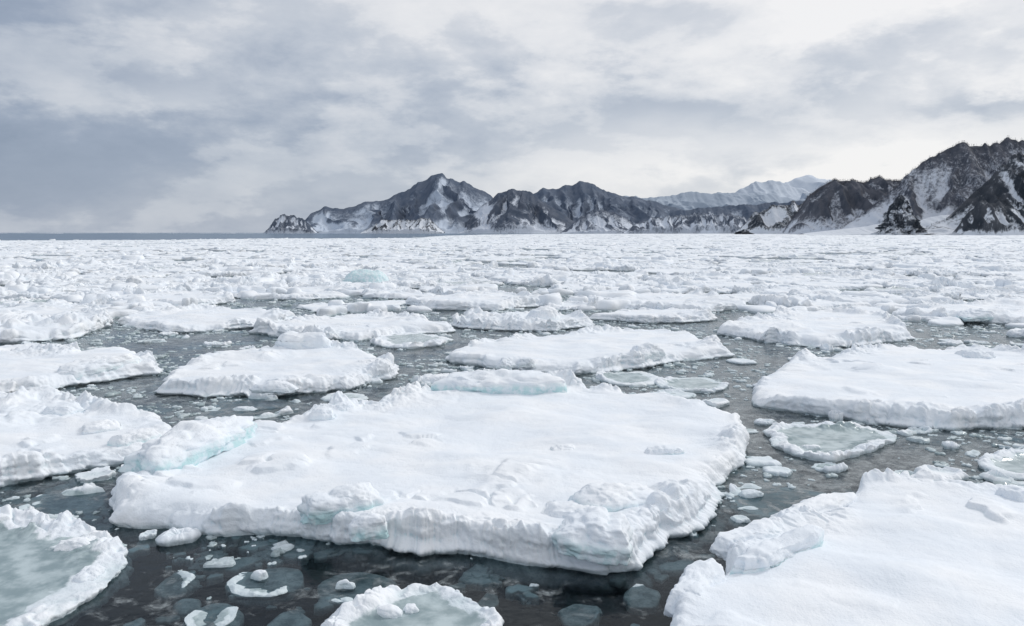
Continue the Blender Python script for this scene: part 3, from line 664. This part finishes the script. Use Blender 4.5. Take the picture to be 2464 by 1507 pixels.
ridge("hill",[(1105,558),(1140,515),(1165,492),(1200,468),(1238,456),(1280,466),(1318,492),(1360,520),(1405,545),(1430,558)],4700,.6,M_mid,.22,spur=140,seed=17,lab="dark wooded hill with snow chutes to the shore",spots=[(1165,512,26,28,.8),(1280,535,50,14,.4)],amp=.38,jag=.001,rough=.13)
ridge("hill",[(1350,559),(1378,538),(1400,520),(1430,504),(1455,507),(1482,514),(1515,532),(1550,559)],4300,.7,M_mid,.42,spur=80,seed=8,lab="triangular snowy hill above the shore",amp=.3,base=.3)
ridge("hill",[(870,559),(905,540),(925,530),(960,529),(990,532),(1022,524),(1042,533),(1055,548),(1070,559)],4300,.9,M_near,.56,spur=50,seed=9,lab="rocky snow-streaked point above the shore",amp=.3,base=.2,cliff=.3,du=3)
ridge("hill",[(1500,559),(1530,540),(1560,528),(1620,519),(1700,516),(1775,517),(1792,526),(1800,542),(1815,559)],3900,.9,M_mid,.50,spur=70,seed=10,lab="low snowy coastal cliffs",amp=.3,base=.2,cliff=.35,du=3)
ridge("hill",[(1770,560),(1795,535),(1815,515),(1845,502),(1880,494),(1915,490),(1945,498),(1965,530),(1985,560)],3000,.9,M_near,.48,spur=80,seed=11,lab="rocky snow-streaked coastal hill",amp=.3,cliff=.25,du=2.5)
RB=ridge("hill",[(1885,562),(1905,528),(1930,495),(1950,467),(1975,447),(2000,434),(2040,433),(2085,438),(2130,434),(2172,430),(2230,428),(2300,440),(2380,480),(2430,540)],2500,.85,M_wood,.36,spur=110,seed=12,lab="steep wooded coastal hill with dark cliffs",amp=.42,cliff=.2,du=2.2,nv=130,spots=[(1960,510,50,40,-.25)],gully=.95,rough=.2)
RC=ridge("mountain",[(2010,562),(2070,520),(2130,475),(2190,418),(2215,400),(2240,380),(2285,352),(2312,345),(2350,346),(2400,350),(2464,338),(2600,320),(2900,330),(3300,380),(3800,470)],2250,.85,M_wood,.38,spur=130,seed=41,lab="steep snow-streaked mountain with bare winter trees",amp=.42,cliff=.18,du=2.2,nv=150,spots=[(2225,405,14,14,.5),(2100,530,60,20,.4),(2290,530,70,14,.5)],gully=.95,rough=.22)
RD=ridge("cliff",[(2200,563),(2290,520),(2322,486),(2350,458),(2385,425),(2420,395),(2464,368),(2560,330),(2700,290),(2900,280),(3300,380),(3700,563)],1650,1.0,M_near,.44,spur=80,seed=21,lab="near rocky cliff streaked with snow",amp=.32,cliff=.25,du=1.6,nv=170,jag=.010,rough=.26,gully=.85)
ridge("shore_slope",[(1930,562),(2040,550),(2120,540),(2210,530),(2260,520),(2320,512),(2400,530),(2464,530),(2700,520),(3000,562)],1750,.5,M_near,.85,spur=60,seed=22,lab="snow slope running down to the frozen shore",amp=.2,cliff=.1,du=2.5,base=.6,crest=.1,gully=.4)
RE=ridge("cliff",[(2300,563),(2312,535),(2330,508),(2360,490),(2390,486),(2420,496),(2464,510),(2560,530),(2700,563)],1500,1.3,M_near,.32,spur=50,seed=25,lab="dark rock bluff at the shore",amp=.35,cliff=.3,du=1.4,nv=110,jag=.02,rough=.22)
# sea stacks
def stack(px0,px1,pyt,D,seed,lab,lean=0.0):
    xa,_=AT(px0,560,D); xb,_=AT(px1,560,D); h=AT(px0,pyt,D)[1]; cx=(xa+xb)/2; R0=(xb-xa)/2
    nt,nr=160,90; th=np.arange(nt)/nt*2*np.pi; s=np.linspace(0,1,nr)
    TH,S_=np.meshgrid(th,s,indexing='ij'); c,sn=np.cos(TH),np.sin(TH)
    prof=(1-S_)**.70*(1-.10*np.sin(S_*11+c*2))+.04
    pl=plates(TH*2.2+seed,S_*5,seed,.9)
    rr=R0*prof*(1+.6*(bil3(c*1.8+seed,sn*1.8,S_*4,5,seed,.62)-.5)+.30*(pl-.4)); z=-1+h*S_*1.02
    X=cx+rr*c+lean*R0*S_; Y=D+rr*sn*1.2
    V=np.stack([X,Y,z+h*.05*fbm2(c*2,S_*6,3,seed)*(1-S_)],-1).reshape(-1,3)
    i,j=np.meshgrid(np.arange(nt),np.arange(nr-1),indexing='ij'); i2=(i+1)%nt
    Q=np.stack([i*nr+j,i2*nr+j,i2*nr+j+1,i*nr+j+1],-1).reshape(-1,4)
    snw=.36+.5*fbm2(c*2.5+seed,S_*7,4,seed+2,.6)+.4*sst(.1,0,S_)
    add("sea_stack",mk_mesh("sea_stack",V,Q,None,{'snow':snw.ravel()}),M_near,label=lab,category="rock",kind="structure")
stack(2118,2205,470,1620,31,"pointed dark rock pinnacle dusted with snow",.05)
stack(1770,1810,553,2400,35,"low dark rocks at the shoreline")
# bare trees on crests
tm,t=material("bare_tree_bark"); b=t.n('ShaderNodeBsdfPrincipled'); g_=t.n('ShaderNodeNewGeometry')
t.l(t.mix(t.noise(g_.outputs['Position'],.02,3),(.10,.105,.125),(.17,.17,.188)),b.inputs['Base Color']); b.inputs['Roughness'].default_value=1
o=t.n('ShaderNodeOutputMaterial'); t.l(b.outputs[0],o.inputs[0])
TV=[];TT=[];cnt=0
def trees(RV,n,hh,tmin,crest_frac):
    global cnt
    V,sn,tv=RV; nu=V.shape[0]; jr=np.nonzero(tv<=1)[0][-1]
    for k in range(n):
        i=random.randrange(nu)
        j=jr+random.randint(-3,1) if random.random()<crest_frac else random.randint(int(jr*tmin),jr)
        if j<jr-3 and sn[i,j]>.50: continue
        if vn2(np.array([i/9.]),np.array([j/9.]),3)[0]<-.4 and j<jr-3: continue
        x,y,z=V[i,j]; x+=random.uniform(-2,2); y+=random.uniform(-1,1)
        h=hh*random.uniform(.75,1.15); a=random.uniform(0,3.14)
        c,s=math.cos(a),math.sin(a); w=.18
        TV.extend([(x-w*c,y-w*s,z-.5),(x+w*c,y+w*s,z-.5),(x,y,z+h)]); TT.append((cnt,cnt+1,cnt+2)); cnt+=3
        for q in range(4):
            a2=random.uniform(0,6.28); b0=h*random.uniform(.3,.65); L=h*random.uniform(.25,.42)
            ex,ey,ez=x+L*.6*math.cos(a2),y+L*.6*math.sin(a2),z+b0+L
            TV.extend([(x,y,z+b0-.25),(x,y,z+b0+.25),(ex,ey,ez)]); TT.append((cnt,cnt+1,cnt+2)); cnt+=3
trees(RB,6000,6.5,.3,.5); trees(RC,8000,6.5,.35,.45); trees(RD,1800,5,.6,.6)
add("bare_forest",mk_mesh("bare_forest",np.array(TV),np.zeros((0,4)),np.array(TT),smooth=False),tm,kind="stuff",label="bare winter trees bristling along the hill crests",category="forest")
# ---------------------------------------------------------------- sky & light
SUN_AZ=math.radians(50); SUN_EL=math.radians(38)
w=bpy.data.worlds.new("World"); scene.world=w; w.use_nodes=True; t=NT(w.node_tree)
tc=t.n('ShaderNodeTexCoord'); dirv=tc.outputs['Generated']
sp=t.n('ShaderNodeSeparateXYZ'); t.l(dirv,sp.inputs[0]); X,Y,Z=sp.outputs
zz=t.m('ADD',t.m('MAXIMUM',Z,0.0),.35)
cb=t.n('ShaderNodeCombineXYZ'); t.l(t.m('DIVIDE',X,zz),cb.inputs[0]); t.l(t.m('DIVIDE',Y,zz),cb.inputs[1]); t.l(t.m('MULTIPLY',Z,2.0),cb.inputs[2]); P2=cb.outputs[0]
mp=t.n('ShaderNodeMapping'); mp.inputs['Scale'].default_value=(1,1,2.4); mp.inputs['Rotation'].default_value=(0,math.radians(4),0); t.l(dirv,mp.inputs[0]); P3=mp.outputs[0]
n1=t.noise(P2,1.3,6,.52,.1); n2=t.noise(P3,5.0,7,.57,.1); n3=t.noise(P3,3.2,6,.55,.2); n4=t.noise(P3,12.0,7,.62,.1)
azn=t.m('ARCTAN2',X,Y); eln=t.m('ARCSINE',Z)
jx=t.m('MULTIPLY',t.m('SUBTRACT',n3,.5),.42); jz=t.m('ADD',t.m('MULTIPLY',t.m('SUBTRACT',n2,.5),.14),t.m('MULTIPLY',t.m('SUBTRACT',n4,.5),.07))
azj=t.m('ADD',azn,jx); elj=t.m('ADD',eln,jz)
def blob(px,py,wx,wy,amp):
    a0=math.atan((px-1232)/F); e0=(560-py)/F*math.cos(a0)
    dx=t.m('DIVIDE',t.m('SUBTRACT',azj,a0),wx/F); dy=t.m('DIVIDE',t.m('SUBTRACT',elj,e0),wy/F)
    q=t.m('ADD',t.m('MULTIPLY',dx,dx),t.m('MULTIPLY',dy,dy))
    return t.m('MULTIPLY',t.m('EXPONENT',t.m('MULTIPLY',q,-1.0)),amp)
L=t.ss(azn,-.75,.50,.44,.86)
L=t.m('ADD',L,t.m('MULTIPLY',t.m('SUBTRACT',n1,.5),.44)); L=t.m('ADD',L,t.m('MULTIPLY',t.m('SUBTRACT',n2,.5),.50)); L=t.m('ADD',L,t.m('MULTIPLY',t.m('SUBTRACT',n4,.5),.34))
L=t.m('ADD',L,t.ss(n2,.46,.54,-.05,.05))
for b_ in [(100,400,560,110,-.12),(750,350,440,90,-.12),(1720,265,430,70,-.24),(2330,278,130,34,-.34),(2080,150,320,50,-.14),(1600,60,300,50,-.08),(1250,80,280,100,.10),(2000,385,500,50,.12),(450,100,400,80,.10),(300,265,160,26,.10),(1150,420,260,40,-.05),(150,100,200,60,-.10)]:
    L=t.m('ADD',L,blob(*b_))
L=t.m('ADD',L,t.ss(eln,.45,1.2,0,.15))
rp=t.n('ShaderNodeValToRGB'); t.l(L,rp.inputs[0])
e=rp.color_ramp.elements; e[0].position=.10; e[0].color=(.23,.29,.39,1); e[1].position=.95; e[1].color=(.905,.90,.905,1)
for p_,c_ in [(.34,(.335,.395,.500,1)),(.55,(.53,.575,.65,1)),(.75,(.725,.745,.785,1))]:
    q=e.new(p_); q.color=c_
bg=t.n('ShaderNodeBackground'); t.l(rp.outputs[0],bg.inputs[0]); bg.inputs[1].default_value=1.0
sky=t.n('ShaderNodeTexSky',sky_type='NISHITA'); sky.sun_disc=False; sky.sun_elevation=SUN_EL; sky.sun_rotation=SUN_AZ
b2=t.n('ShaderNodeBackground'); t.l(sky.outputs[0],b2.inputs[0]); b2.inputs[1].default_value=.1
mx=t.n('ShaderNodeMixShader'); mx.inputs[0].default_value=.93; t.l(b2.outputs[0],mx.inputs[1]); t.l(bg.outputs[0],mx.inputs[2])
o=t.n('ShaderNodeOutputWorld'); t.l(mx.outputs[0],o.inputs[0])
sl=bpy.data.lights.new("sun",'SUN'); sl.energy=1.3; sl.angle=math.radians(11); sl.color=(1,.975,.95)
so=bpy.data.objects.new("sun",sl); COL.objects.link(so)
d=Vector((math.sin(SUN_AZ)*math.cos(SUN_EL),math.cos(SUN_AZ)*math.cos(SUN_EL),math.sin(SUN_EL)))
so.rotation_euler=d.to_track_quat('Z','Y').to_euler(); so.location=(0,0,50)
